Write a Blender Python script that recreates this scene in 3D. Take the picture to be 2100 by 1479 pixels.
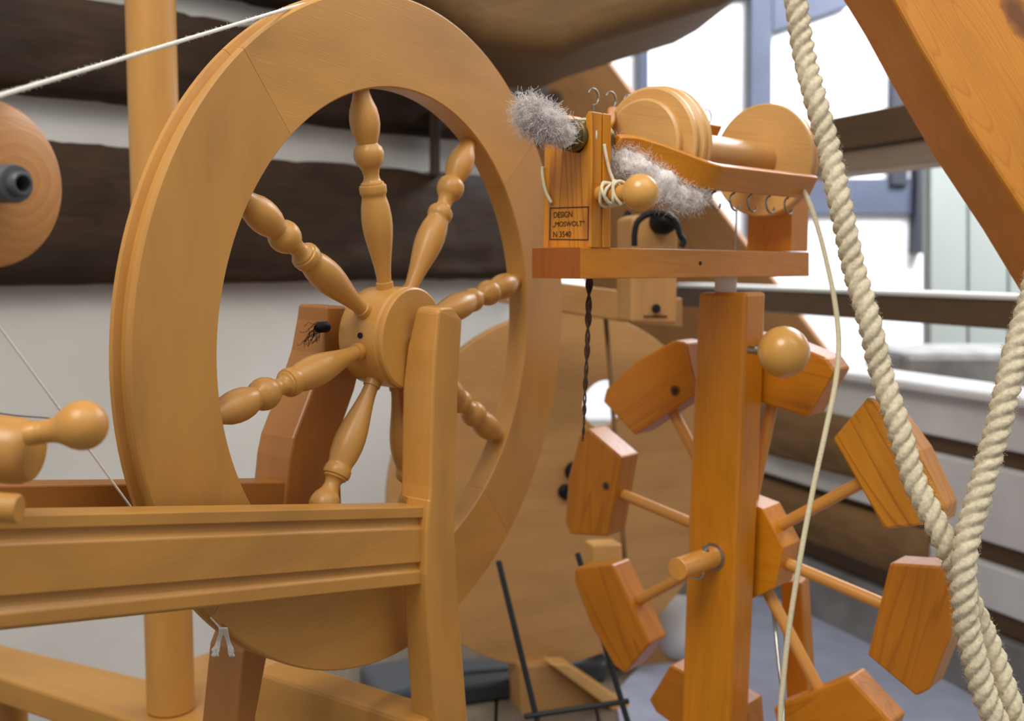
import bpy, bmesh, math, random
from mathutils import Vector, Matrix, noise
random.seed(7)
S = bpy.context.scene
COL = S.collection
for o in list(bpy.data.objects): bpy.data.objects.remove(o)
PI = math.pi
# ------------------------------------------------------------------ camera
CX, CY, FP = 1050.0, 739.5, 2230.0
PITCH = math.radians(5.1)
CAM = Vector((0, 0, .62))
cd = bpy.data.cameras.new('camera'); cam = bpy.data.objects.new('camera', cd); COL.objects.link(cam)
cam.location = CAM; cam.rotation_euler = (PI/2-PITCH, 0, 0)
cd.sensor_width = 36; cd.lens = FP/2100*36; cd.clip_start = .02
cd.dof.use_dof = True; cd.dof.focus_distance = .70; cd.dof.aperture_fstop = 8.0
S.camera = cam
# ------------------------------------------------------------------ world, lights, exposure
w = bpy.data.worlds.new('world'); S.world = w; w.use_nodes = True
w.node_tree.nodes['Background'].inputs[0].default_value = (.88, .92, 1.0, 1)
w.node_tree.nodes['Background'].inputs[1].default_value = .44
def area(loc, target, size, power, colr, size_y=None):
    l = bpy.data.lights.new('lamp', 'AREA'); l.energy = power; l.color = colr; l.size = size
    if size_y: l.shape = 'RECTANGLE'; l.size_y = size_y
    o = bpy.data.objects.new('area_lamp', l); COL.objects.link(o); o.location = loc
    o.rotation_euler = (Vector(target)-Vector(loc)).to_track_quat('-Z', 'Y').to_euler(); return o
area((-.55, -.35, 2.1), (-.1, .9, .5), .9, 29, (1, .94, .84))
area((.9, .1, 2.2), (.3, 1.2, .5), 1.6, 17, (1, .94, .85))
area((1.9, 2.9, 2.5), (1.4, 4.3, .9), 1.2, 210, (.93, .96, 1))       # daylight of the far room
area((2.2, 1.9, 2.3), (.8, 1.9, .2), .8, 15, (.92, .95, 1))
S.view_settings.view_transform = 'Standard'; S.view_settings.look = 'None'
S.view_settings.exposure = 0.0; S.view_settings.gamma = 1; S.view_settings.use_curve_mapping = False
# ------------------------------------------------------------------ frames and pixel helpers
sp, cp = math.sin(PITCH), math.cos(PITCH)
def c2w(v):                                   # camera axes (right, forward, up) -> world direction
    return Vector((v[0], v[1]*cp+v[2]*sp, -v[1]*sp+v[2]*cp))
def ray(px, py): return c2w(((px-CX)/FP, 1, -(py-CY)/FP))
def W(px, py, d): return CAM+ray(px, py)*d
def on(px, py, o, n):
    r = ray(px, py); return CAM+r*((Vector(o)-CAM).dot(n)/r.dot(n))
def frame(o, x, y=None, z=None):
    x = Vector(x).normalized()
    if z is not None:
        z = Vector(z); z = (z-x*z.dot(x)).normalized(); y = z.cross(x)
    else:
        y = Vector(y); y = (y-x*y.dot(x)).normalized(); z = x.cross(y)
    return Matrix(((x[0], y[0], z[0], o[0]), (x[1], y[1], z[1], o[1]), (x[2], y[2], z[2], o[2]), (0, 0, 0, 1)))
ZUP = Vector((0, 0, 1))
# ------------------------------------------------------------------ materials
def nodes(m):
    m.use_nodes = True; t = m.node_tree; return t, t.nodes, t.links, t.nodes['Principled BSDF']
def ramp(nd, stops):
    r = nd.new('ShaderNodeValToRGB'); e = r.color_ramp.elements
    e[0].position, e[0].color = stops[0][0], (*stops[0][1], 1); e[1].position, e[1].color = stops[-1][0], (*stops[-1][1], 1)
    for p, c in stops[1:-1]: x = e.new(p); x.color = (*c, 1)
    return r
def lin(r, g, b):
    f = lambda v: (v/255/12.92 if v/255 <= .04045 else ((v/255+.055)/1.055)**2.4)
    return (f(r), f(g), f(b))
def mul(c, k): return tuple(min(1, v*k) for v in c)
def wood(name, col, axis=0, fine=900, rings=0, ring_col=None, rough=.38, var=.13, coat=.15, bump=.02, knots=False, ringscale=120, obvar=.05, fstr=.10, radial=None):
    m = bpy.data.materials.new(name); t, nd, L, b = nodes(m)
    tc = nd.new('ShaderNodeTexCoord'); info = nd.new('ShaderNodeObjectInfo')
    off = nd.new('ShaderNodeVectorMath'); off.operation = 'SCALE'; off.inputs[0].default_value = (3.1, 5.7, 1.9); L.new(info.outputs['Random'], off.inputs['Scale'])
    ad = nd.new('ShaderNodeVectorMath'); ad.operation = 'ADD'; L.new(tc.outputs['Object'], ad.inputs[0]); L.new(off.outputs[0], ad.inputs[1])
    mp = nd.new('ShaderNodeMapping'); sc = [1, 1, 1]; sc[axis] = .05; mp.inputs['Scale'].default_value = sc; L.new(ad.outputs[0], mp.inputs[0])
    n1 = nd.new('ShaderNodeTexNoise'); n1.inputs['Scale'].default_value = fine; n1.inputs['Detail'].default_value = 3; L.new(mp.outputs[0], n1.inputs['Vector'])
    mp2 = nd.new('ShaderNodeMapping'); s2 = [1, 1, 1]; s2[axis] = .3; mp2.inputs['Scale'].default_value = s2; L.new(ad.outputs[0], mp2.inputs[0])
    n2 = nd.new('ShaderNodeTexNoise'); n2.inputs['Scale'].default_value = 28; n2.inputs['Detail'].default_value = 4; L.new(mp2.outputs[0], n2.inputs['Vector'])
    r2 = ramp(nd, [(.3, mul(col, 1-var)), (.5, col), (.72, mul(col, 1+var*.7))]); L.new(n2.outputs['Fac'], r2.inputs[0])
    r1 = ramp(nd, [(.3, (1-fstr,)*3), (.7, (1.0,)*3)]); L.new(n1.outputs['Fac'], r1.inputs[0])
    mx = nd.new('ShaderNodeMixRGB'); mx.blend_type = 'MULTIPLY'; mx.inputs[0].default_value = 1; L.new(r2.outputs[0], mx.inputs[1]); L.new(r1.outputs[0], mx.inputs[2])
    out = mx.outputs[0]
    if radial:
        m5 = nd.new('ShaderNodeMapping'); m5.inputs['Location'].default_value = (radial[0], radial[1], 0); L.new(tc.outputs['Object'], m5.inputs[0])
        wv = nd.new('ShaderNodeTexWave'); wv.wave_type = 'RINGS'; wv.rings_direction = 'Z'; wv.wave_profile = 'SAW'; wv.inputs['Scale'].default_value = 55; wv.inputs['Distortion'].default_value = 2.2; wv.inputs['Detail'].default_value = 1; wv.inputs['Detail Scale'].default_value = .6
        L.new(m5.outputs[0], wv.inputs['Vector']); mm = nd.new('ShaderNodeMath'); mm.operation = 'MULTIPLY'; mm.inputs[1].default_value = rings; L.new(wv.outputs['Fac'], mm.inputs[0])
        m3 = nd.new('ShaderNodeMixRGB'); L.new(mm.outputs[0], m3.inputs[0]); L.new(out, m3.inputs[1]); m3.inputs[2].default_value = (*ring_col, 1); out = m3.outputs[0]; rings = 0
    if rings:
        mp3 = nd.new('ShaderNodeMapping'); s3 = [1, 1, 1]; s3[axis] = .07; mp3.inputs['Scale'].default_value = s3; L.new(ad.outputs[0], mp3.inputs[0])
        n3 = nd.new('ShaderNodeTexNoise'); n3.inputs['Scale'].default_value = 22; n3.inputs['Detail'].default_value = 2; L.new(mp3.outputs[0], n3.inputs['Vector'])
        ma = nd.new('ShaderNodeMath'); ma.operation = 'MULTIPLY'; ma.inputs[1].default_value = ringscale/10; L.new(n3.outputs['Fac'], ma.inputs[0])
        fr = nd.new('ShaderNodeMath'); fr.operation = 'FRACT'; L.new(ma.outputs[0], fr.inputs[0])
        r3 = ramp(nd, [(0, (0, 0, 0)), (.72, (.25, .25, .25)), (.9, (1, 1, 1)), (1, (0, 0, 0))]); L.new(fr.outputs[0], r3.inputs[0])
        mm = nd.new('ShaderNodeMath'); mm.operation = 'MULTIPLY'; mm.inputs[1].default_value = rings; L.new(r3.outputs[0], mm.inputs[0])
        m3 = nd.new('ShaderNodeMixRGB'); L.new(mm.outputs[0], m3.inputs[0]); L.new(out, m3.inputs[1]); m3.inputs[2].default_value = (*(ring_col or mul(col, .5)), 1); out = m3.outputs[0]
    if knots:
        vo = nd.new('ShaderNodeTexVoronoi'); vo.inputs['Scale'].default_value = knots; L.new(mp2.outputs[0], vo.inputs['Vector'])
        rk = ramp(nd, [(.05, (1, 1, 1)), (.11, (.25, .25, .25)), (.16, (0, 0, 0))]); L.new(vo.outputs['Distance'], rk.inputs[0])
        m4 = nd.new('ShaderNodeMixRGB'); L.new(rk.outputs[0], m4.inputs[0]); L.new(out, m4.inputs[1]); m4.inputs[2].default_value = (*mul(col, .28), 1); out = m4.outputs[0]
    hv = nd.new('ShaderNodeHueSaturation'); mr = nd.new('ShaderNodeMapRange'); mr.inputs['To Min'].default_value = 1-obvar; mr.inputs['To Max'].default_value = 1+obvar
    L.new(info.outputs['Random'], mr.inputs['Value']); L.new(mr.outputs[0], hv.inputs['Value']); L.new(out, hv.inputs['Color'])
    L.new(hv.outputs[0], b.inputs['Base Color']); b.inputs['Roughness'].default_value = rough
    b.inputs['Coat Weight'].default_value = coat; b.inputs['Coat Roughness'].default_value = .25
    bp = nd.new('ShaderNodeBump'); bp.inputs['Strength'].default_value = bump*8; bp.inputs['Distance'].default_value = .0006; L.new(n1.outputs['Fac'], bp.inputs['Height']); L.new(bp.outputs[0], b.inputs['Normal'])
    return m
def plain(name, col, rough=.5, metal=0, noise_s=0, nvar=.2, bump=0, spec=.5):
    m = bpy.data.materials.new(name); t, nd, L, b = nodes(m)
    b.inputs['Base Color'].default_value = (*col, 1); b.inputs['Roughness'].default_value = rough; b.inputs['Metallic'].default_value = metal
    b.inputs['Specular IOR Level'].default_value = spec
    if noise_s:
        tc = nd.new('ShaderNodeTexCoord'); n = nd.new('ShaderNodeTexNoise'); n.inputs['Scale'].default_value = noise_s; n.inputs['Detail'].default_value = 6
        L.new(tc.outputs['Object'], n.inputs['Vector']); r = ramp(nd, [(.3, mul(col, 1-nvar)), (.7, mul(col, 1+nvar))]); L.new(n.outputs['Fac'], r.inputs[0]); L.new(r.outputs[0], b.inputs['Base Color'])
        if bump:
            bp = nd.new('ShaderNodeBump'); bp.inputs['Strength'].default_value = .6; bp.inputs['Distance'].default_value = bump; L.new(n.outputs['Fac'], bp.inputs['Height']); L.new(bp.outputs[0], b.inputs['Normal'])
    return m
HONEY = lin(193, 138, 64); PINE = lin(206, 130, 18)
M = dict(
 honey=wood('honey_beech', HONEY, 0, fstr=.05, var=.15, rough=.42, coat=.12), honeyz=wood('honey_beech_turned', HONEY, 2, var=.10, rough=.4, coat=.15, obvar=.04, fstr=.05),
 honeyr=wood('honey_beech_reddish', lin(170, 110, 48), 0, fstr=.05),
 disc=wood('ringed_beech_disc', lin(200, 140, 78), 0, rings=.45, ring_col=lin(168, 106, 48), ringscale=170, radial=(.012, .006), obvar=0),
 pine=wood('orange_pine', PINE, 0, rings=.30, ring_col=lin(172, 94, 8), ringscale=150, coat=.25, rough=.33),
 pinez=wood('orange_pine_vertical_grain', PINE, 2, rings=.30, ring_col=lin(172, 94, 8), ringscale=150),
 pineg=wood('golden_pine_strong_grain', lin(216, 142, 34), 0, rings=.75, ring_col=lin(150, 78, 14), ringscale=140, coat=.25, rough=.33, obvar=.05),
 paddle=wood('red_orange_pine', lin(198, 122, 18), 0, rings=.5, ring_col=lin(150, 78, 6), ringscale=110, coat=.2, rough=.36, obvar=.14),
 spoke=wood('light_dowel', lin(214, 150, 70), 2, rough=.35),
 endgrain=wood('end_grain_pine', lin(156, 84, 10), 0, rings=.3, ringscale=200),
 beech=wood('pale_beech', lin(214, 165, 98), 0, rings=.2, ring_col=lin(190, 132, 66), ringscale=120, obvar=.03),
 beechz=wood('pale_beech_turned', lin(210, 158, 90), 2, var=.05, obvar=.03),
 ball=wood('varnished_ball', lin(212, 158, 78), 2, var=.08, rough=.28, coat=.35, obvar=.03, fstr=.04),
 ply=wood('birch_plywood', lin(186, 140, 84), 0, rings=.18, ring_col=lin(150, 106, 56), ringscale=45, rough=.5, coat=0, obvar=.04),
 brace=wood('orange_beam', lin(204, 132, 36), 0, rings=.5, ring_col=lin(170, 98, 20), ringscale=420, rough=.5, coat=.05, bump=.06, obvar=0),
 tan=wood('tan_timber', lin(150, 102, 48), 0, rings=.25, ringscale=60, rough=.6, coat=0),
 olive=wood('weathered_brown_log', lin(122, 90, 50), 0, rings=.35, ringscale=90, rough=.75, coat=0, fine=300),
 darklog=wood('dark_old_log', lin(54, 34, 14), 0, rings=.5, ring_col=lin(24, 15, 6), ringscale=70, rough=.85, coat=0, fine=200, var=.45, bump=.15),
 rail=wood('brown_rail', lin(92, 68, 42), 0, rough=.6, coat=0, rings=.2),
 railunder=wood('lighter_rail_underside', lin(150, 130, 112), 0, rough=.7, coat=0), whitetop=plain('plain_white', lin(225, 225, 220), .6), tube=plain('white_plastic', lin(225, 222, 210), .4),
 plaster=plain('white_plaster', lin(205, 203, 198), .9, noise_s=7, nvar=.05, bump=.004),
 lowplaster=plain('limewash', lin(206, 206, 206), .9, noise_s=9, nvar=.1, bump=.004),
 blackp=plain('black_plastic', lin(12, 13, 14), .55, spec=.25), bearing=plain('dark_grey_bearing', lin(78, 82, 86), .4), black=plain('black_void', (.004,)*3, .9),
 darkmetal=plain('dark_painted_wire', lin(52, 56, 58), .4, .3), steel=plain('steel', lin(175, 175, 170), .25, 1),
 brass=plain('old_brass', lin(120, 104, 66), .38, .9), hook=plain('zinc_hook', lin(150, 148, 140), .3, 1),
 rope=plain('hemp_rope', lin(210, 198, 170), .9, noise_s=260, nvar=.16, bump=.0008, spec=.1),
 yarn=plain('white_yarn', lin(228, 224, 214), .9, noise_s=900, nvar=.1, spec=.1), cord=plain('cream_cord', lin(214, 204, 170), .7, noise_s=500, nvar=.1),
 wool=plain('grey_wool', lin(224, 216, 212), .95, noise_s=120, nvar=.22, spec=.05),
 brownyarn=plain('brown_yarn', lin(60, 34, 14), .9, noise_s=300, nvar=.4), ink=plain('burnt_ink', lin(50, 22, 6), .8),
 bluewood=plain('blue_grey_paint', lin(66, 72, 90), .7, noise_s=6, nvar=.15), wall=plain('far_white_wall', lin(238, 240, 246), .9),
 darkblue=plain('dark_slate', lin(34, 37, 48), .7), door=plain('pale_green_paint', lin(160, 168, 164), .6, noise_s=5, nvar=.04),
 sheet=plain('pale_blue_sheet', lin(170, 178, 200), .7, noise_s=14, nvar=.12), stone=plain('grey_stone', lin(128, 126, 124), .8, noise_s=12, nvar=.3),
 floor=wood('grey_floor_planks', lin(120, 108, 92), 0, rings=.3, ringscale=60, rough=.7, coat=0, fine=200, var=.25, obvar=.12),
 greyplastic=plain('grey_plastic', lin(74, 80, 88), .4))
def knots(o, pts, col):
    """give the object its own copy of its wood, with knots at world points (p, radius, stretch)"""
    m = o.data.materials[0].copy(); 
    o.data = o.data.copy(); o.data.materials[0] = m; t = m.node_tree; nd, L = t.nodes, t.links; b = nd['Principled BSDF']
    mw = wm(o).inverted(); tc = nd.new('ShaderNodeTexCoord'); ns = nd.new('ShaderNodeTexNoise'); ns.inputs['Scale'].default_value = 90; L.new(tc.outputs['Object'], ns.inputs['Vector'])
    for p, r, st in pts:
        l = mw @ p; mp = nd.new('ShaderNodeMapping'); mp.vector_type = 'TEXTURE'; mp.inputs['Location'].default_value = l; mp.inputs['Scale'].default_value = (r*st, r, 1)
        L.new(tc.outputs['Object'], mp.inputs[0]); ln = nd.new('ShaderNodeVectorMath'); ln.operation = 'LENGTH'; L.new(mp.outputs[0], ln.inputs[0])
        a = nd.new('ShaderNodeMath'); a.operation = 'MULTIPLY_ADD'; L.new(ns.outputs['Fac'], a.inputs[0]); a.inputs[1].default_value = .8; L.new(ln.outputs['Value'], a.inputs[2])
        rk = ramp(nd, [(.5, (1, 1, 1)), (.75, (.7, .7, .7)), (.95, (0, 0, 0))]); 
        sc = nd.new('ShaderNodeMath'); sc.operation = 'MULTIPLY'; sc.inputs[1].default_value = .62; L.new(a.outputs[0], sc.inputs[0]); L.new(sc.outputs[0], rk.inputs[0])
        mx = nd.new('ShaderNodeMixRGB'); src = b.inputs['Base Color'].links[0].from_socket; L.new(rk.outputs[0], mx.inputs[0]); L.new(src, mx.inputs[1]); mx.inputs[2].default_value = (*col, 1); L.new(mx.outputs[0], b.inputs['Base Color'])
# ------------------------------------------------------------------ object helpers
def thing(name, label, cat, loc, group=None):
    o = bpy.data.objects.new(name, None); COL.objects.link(o); o.location = loc; o.empty_display_size = .02
    o['label'] = label; o['category'] = cat
    if group: o['group'] = group
    return o
def wm(o):
    m = o.matrix_basis.copy()
    while o.parent: o = o.parent; m = o.matrix_basis @ m
    return m
def link(name, me, mat, parent=None, mtx=None, smooth=False, label=None):
    """mesh data is in the frame mtx (world matrix)"""
    o = bpy.data.objects.new(name, me); COL.objects.link(o)
    if mat and not me.materials: me.materials.append(M[mat])
    mtx = mtx or Matrix.Identity(4)
    if parent: o.parent = parent; o.matrix_basis = wm(parent).inverted() @ mtx
    else: o.matrix_basis = mtx
    if smooth:
        for p in me.polygons: p.use_smooth = True
    if label: o['label'] = label
    return o
def tag(o, label, cat, group=None, kind=None):
    if kind == 'structure': o['kind'] = kind; o['label'] = label; return o
    o['label'] = label; o['category'] = cat
    if group: o['group'] = group
    if kind: o['kind'] = kind
    return o
def pyd(v, f):
    me = bpy.data.meshes.new('m'); me.from_pydata([tuple(x) for x in v], [], f); me.update()
    bm = bmesh.new(); bm.from_mesh(me); bmesh.ops.recalc_face_normals(bm, faces=bm.faces); bm.to_mesh(me); bm.free(); return me
def bevel(o, wd, seg=2, ang=30):
    if wd:
        b = o.modifiers.new('bevel', 'BEVEL'); b.width = wd; b.segments = seg; b.limit_method = 'ANGLE'; b.angle_limit = math.radians(ang)
        b.harden_normals = False
    return o
def prism(name, front, back, mat, parent=None, grain=None, bev=.001, label=None):
    """front/back: equal lists of world points"""
    c = sum(front, Vector())/len(front)
    g = grain if grain is not None else (front[1]-front[0])
    nn = Vector()
    for i in range(len(front)): nn += (front[i]-c).cross(front[(i+1) % len(front)]-c)
    if nn.length < 1e-12: nn = Vector((0, -1, 0))
    mtx = frame(c, g, z=nn if abs(Vector(g).normalized().dot(nn.normalized())) < .99 else Vector((.1, .2, 1))); inv = mtx.inverted(); n = len(front)
    v = [inv @ p for p in front]+[inv @ p for p in back]
    f = [tuple(range(n)), tuple(range(2*n-1, n-1, -1))]+[(i, (i+1) % n, n+(i+1) % n, n+i) for i in range(n)]
    return bevel(link(name, pyd(v, f), mat, parent, mtx, label=label), bev)
def slab(name, pix, o, n, th, mat, parent=None, grain=None, bev=.001, label=None):
    n = Vector(n).normalized(); fr = [on(x, y, o, n) for x, y in pix]
    s = 1 if n.dot(CAM-fr[0]) > 0 else -1
    return prism(name, fr, [p-n*th*s for p in fr], mat, parent, grain, bev, label)
def loft(name, secs, mat, parent=None, grain=None, bev=0, closed=True, smooth=False, caps=True, label=None):
    c = sum((p for s in secs for p in s), Vector())/sum(len(s) for s in secs)
    g = grain if grain is not None else (secs[-1][0]-secs[0][0])
    z = Vector((.13, .21, 1)) if abs(Vector(g).normalized().z) < .9 else Vector((0, 1, 0))
    mtx = frame(c, g, z=z); inv = mtx.inverted(); k = len(secs[0]); v = [inv @ p for s in secs for p in s]; f = []
    for i in range(len(secs)-1):
        for j in range(k if closed else k-1):
            a, b = i*k+j, i*k+(j+1) % k; f.append((a, b, b+k, a+k))
    if caps: f.append(tuple(range(k))[::-1]); f.append(tuple(range((len(secs)-1)*k, len(secs)*k)))
    return bevel(link(name, pyd(v, f), mat, parent, mtx, smooth, label), bev)
def lathe_mesh(prof, seg=40, cap=True):
    v, f = [], []
    for r, z in prof:
        for i in range(seg): a = 2*PI*i/seg; v.append((max(r, 1e-5)*math.cos(a), max(r, 1e-5)*math.sin(a), z))
    for k in range(len(prof)-1):
        for i in range(seg): a, b = k*seg+i, k*seg+(i+1) % seg; f.append((a, b, b+seg, a+seg))
    if cap: f.append(tuple(range(seg))[::-1]); f.append(tuple(range((len(prof)-1)*seg, len(prof)*seg)))
    return pyd(v, f)
def smooth_ang(o, a=40):
    for p in o.data.polygons: p.use_smooth = True
    try: o.data.set_sharp_from_angle(angle=math.radians(a))
    except Exception: pass
    return o
def lathe(name, prof, p0, axis, mat, parent=None, seg=40, label=None, ang=40):
    a = Vector(axis).normalized(); x = a.cross(Vector((.3, .1, .9))).normalized()
    o = link(name, lathe_mesh(prof, seg), mat, parent, frame(p0, x, z=a), label=label); return smooth_ang(o, ang)
def cyl(name, p0, p1, r, mat, parent=None, bev=.0008, seg=32, label=None):
    L = (p1-p0).length; return lathe(name, [(r-bev, 0), (r, bev), (r, L-bev), (r-bev, L)], p0, p1-p0, mat, parent, seg, label)
def catmull(P, n=10):
    out = []
    for i in range(len(P)-1):
        a, b, c, d = P[max(i-1, 0)], P[i], P[i+1], P[min(i+2, len(P)-1)]
        for k in range(n):
            t = k/n; out.append(.5*((2*b)+(c-a)*t+(2*a-5*b+4*c-d)*t*t+(3*b-a-3*c+d)*t**3))
    out.append(P[-1].copy()); return out
def frames_along(P):
    T = [(P[min(i+1, len(P)-1)]-P[max(i-1, 0)]).normalized() for i in range(len(P))]
    u = T[0].cross(Vector((.31, .77, .2))).normalized(); res = []
    for t in T:
        u = (u-t*u.dot(t)).normalized(); res.append((t, u, t.cross(u)))
    return res
def tube_data(P, r, seg=8, v=None, f=None):
    v = [] if v is None else v; f = [] if f is None else f; b0 = len(v)
    for i, (p, (t, u, w_)) in enumerate(zip(P, frames_along(P))):
        rr = r(i/(len(P)-1)) if callable(r) else r
        for k in range(seg): a = 2*PI*k/seg; v.append(p+u*rr*math.cos(a)+w_*rr*math.sin(a))
    for i in range(len(P)-1):
        for k in range(seg): a, b = b0+i*seg+k, b0+i*seg+(k+1) % seg; f.append((a, b, b+seg, a+seg))
    f.append(tuple(b0+k for k in range(seg))[::-1]); f.append(tuple(b0+(len(P)-1)*seg+k for k in range(seg)))
    return v, f
def center_link(name, v, f, mat, parent=None, smooth=True, org=None):
    c = org if org is not None else sum((Vector(p) for p in v), Vector())/len(v)
    me = bpy.data.meshes.new(name); me.from_pydata([tuple(Vector(p)-c) for p in v], [], f); me.update()
    return link(name, me, mat, parent, Matrix.Translation(c), smooth)
def tube(name, P, r, mat, parent=None, seg=10, n=10):
    v, f = tube_data(catmull(P, n) if n else P, r, seg); return center_link(name, v, f, mat, parent)
def join_bm(parts):
    v, f = [], []
    for a, b in parts:
        k = len(v); v += a; f += [tuple(i+k for i in q) for q in b]
    return v, f
def floorpt(p): return Vector((p.x, p.y, 0))
# ================================================================== SETTING
# ---- floor: boards run away from the camera
flo = thing('floor', '', '', (0, 0, 0)); del flo['label']; del flo['category']; flo['kind'] = 'structure'
bw = .14
sf = [Vector((-2.4, -.6, -.0205)), Vector((4.6, -.6, -.0205)), Vector((4.6, 4.7, -.0205)), Vector((-2.4, 4.7, -.0205))]; prism('light_stop_sheet', sf, [p-ZUP*.05 for p in sf], 'darklog', flo, bev=0)  # unseen dark sheet, added to stop world light shining up through the board gaps
x = -2.4; k = 0
while x < 4.4:
    for y0, y1 in ((-.6, 1.5+.35*(k % 3)), (1.506+.35*(k % 3), 4.7)):
        pts = [Vector((x, y0, 0)), Vector((x+bw-.004, y0, 0)), Vector((x+bw-.004, y1, 0)), Vector((x, y1, 0))]
        prism('floor_board', pts, [p-ZUP*.02 for p in pts], 'floor', flo, grain=Vector((0, 1, 0)), bev=.002)
    x += bw; k += 1
# ---- left log wall
WD = Vector((.71, .71, 0)).normalized(); WLN = Vector((.71, -.71, 0)).normalized(); WO = W(500, 600, 1.60)
def wz(px, py, off=0): return on(px, py, WO+WLN*off, WLN)
wl = thing('wall_left', '', '', floorpt(WO)); del wl['label']; del wl['category']; wl['kind'] = 'structure'
a, b = wz(-260, 600, -.04), wz(1085, 600, -.04)
def wallquad(z0, z1, off):
    p = [Vector((q.x, q.y, z)) for q, z in ((a, z0), (b, z0), (b, z1), (a, z1))]; return [q+WLN*off for q in p]
q = wallquad(0, 2.4, 0); prism('plaster_band', q, [p-WLN*.08 for p in q], 'plaster', wl, bev=0)
def log(name, z0, z1, mat, proud=.05, seed=0, h0=None, h1=None, parent=wl):
    secs = []; N = 60
    for i in range(N+1):
        t = i/N; p = (h0 or a).lerp(h1 or b, t); sec = []
        for j in range(18):
            th = PI*j/17-PI/2
            nz = noise.noise(Vector((i*.35+seed, j*.6, seed*3.3)))*.006+noise.noise(Vector((i*1.3+seed, j*1.9, seed)))*.004
            zz = (z0+z1)/2+(z1-z0)/2*math.sin(th)*(1+nz*2)+nz*.6
            ww = proud*(max(0, math.cos(th))**.35)+nz
            sec.append(Vector((p.x, p.y, zz))+WLN*max(ww, -.01))
        secs.append(sec)
    o = loft(name, secs, mat, parent, grain=WD, closed=False, smooth=True, caps=False); return o
za = lambda px, py: wz(px, py, .03).z
log('log', za(400, 217), za(400, 14), 'darklog', seed=1)
log('log', za(400, 583), za(400, 306), 'darklog', seed=5)
log('log', za(400, -260), za(400, -40), 'darklog', seed=9)
p0 = wz(890, 350, .03); p1 = wz(890, 235, .03)
prism('post', [wz(881, 362, .06), wz(903, 362, .06), wz(903, 225, .06), wz(881, 225, .06)], [wz(881, 362, .0), wz(903, 362, .0), wz(903, 225, .0), wz(881, 225, .0)], 'darklog', wl, grain=ZUP, bev=.004)
# ---- far wall of the bright room
FY = 4.3; FO = Vector((0, FY, 0)); FN = Vector((0, -1, 0))
fp = [Vector((-1.2, FY, 0)), Vector((4.6, FY, 0)), Vector((4.6, FY, 3)), Vector((-1.2, FY, 3))]
wb = prism('wall_back', fp, [p+Vector((0, .1, 0)) for p in fp], 'wall', None, bev=0); tag(wb, 'white plastered far wall of the bright room', '', kind='structure')
def wbar(pix, mat, th=.05, name='timber'):
    return slab(name, pix, FO+FN*th, FN, th, mat, wb, bev=.004)
wbar([(1308, -60), (1330, -60), (1332, 560), (1310, 560)], 'bluewood', .03)
wbar([(1540, -60), (1585, -60), (1582, 560), (1536, 560)], 'bluewood')
wbar([(1586, -120), (1800, -120), (1742, 12), (1585, 66)], 'bluewood')
wbar([(1480, -80), (1540, -80), (1540, -8), (1480, 4)], 'bluewood', .04)
wbar([(1832, 60), (1862, 60), (1862, 380), (1828, 380)], 'darkblue')
wbar([(1640, 366), (1880, 366), (1880, 440), (1640, 440)], 'bluewood', .03)
wbar([(1882, 300), (1904, 300), (1898, 520), (1876, 520)], 'darkblue', .07)
# ---- pale panelled door at the right of the far room
DY = 3.3; DO = Vector((0, DY, 0))
dr = thing('door_1', '', '', floorpt(on(2000, 600, DO, FN))); del dr['label']; del dr['category']; dr['kind'] = 'structure'
xs = [1906, 1985, 2068, 2150, 2230]
for i in range(4): slab('panel', [(xs[i]+2, 60), (xs[i+1]-2, 60), (xs[i+1]-2, 735), (xs[i]+2, 735)], DO, FN, .03, 'door', dr, grain=ZUP, bev=.004)
slab('door_frame', [(1896, 50), (2240, 50), (2240, 740), (1896, 740)], DO+Vector((0, .02, 0)), FN, .02, 'door', dr, bev=.003)
# ---- low wall on the right, white boards with dark gaps, and the open rails above it
RD = Vector((-.36, .93, 0)).normalized(); RN = Vector((-.93, -.36, 0)).normalized(); RO = W(1578, 600, 2.0)
def rp(px, py, off=0): return on(px, py, RO+RN*off, RN)
def rband(name, ya, yb, mat, th=.05, off=0, xa=1385, xb=2230, parent=None, bev=.004, xr=2000):
    z1 = rp(xr, ya).z; z0 = rp(xr, yb).z; A = rp(xa, 600, off); B = rp(xb, 600, off)
    p = [Vector((A.x, A.y, z0)), Vector((B.x, B.y, z0)), Vector((B.x, B.y, z1)), Vector((A.x, A.y, z1))]
    return prism(name, p, [q-RN*th for q in p], mat, parent, grain=RD, bev=bev)
wr = thing('wall_right', '', '', floorpt(RO)); del wr['label']; del wr['category']; wr['kind'] = 'structure'
rband('board', 818, 912, 'lowplaster', parent=wr)
rband('sill', 800, 818, 'lowplaster', th=.12, off=.02, parent=wr)
rband('gap_batten', 912, 950, 'rail', off=-.015, th=.03, parent=wr)
rband('board', 950, 1105, 'lowplaster', parent=wr)
rband('gap_batten', 1105, 1150, 'rail', off=-.015, th=.03, parent=wr)
rband('board', 1150, 1240, 'lowplaster', parent=wr)
rband('gap_batten', 1240, 1290, 'rail', off=-.015, th=.03, parent=wr)
A, B = rp(1350, 600), rp(2230, 600); zt = rp(2000, 1290).z
p = [Vector((A.x, A.y, 0)), Vector((B.x, B.y, 0)), Vector((B.x, B.y, zt)), Vector((A.x, A.y, zt))]
prism('board', p, [q-RN*.05 for q in p], 'stone', wr, grain=RD, bev=.004)
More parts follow.
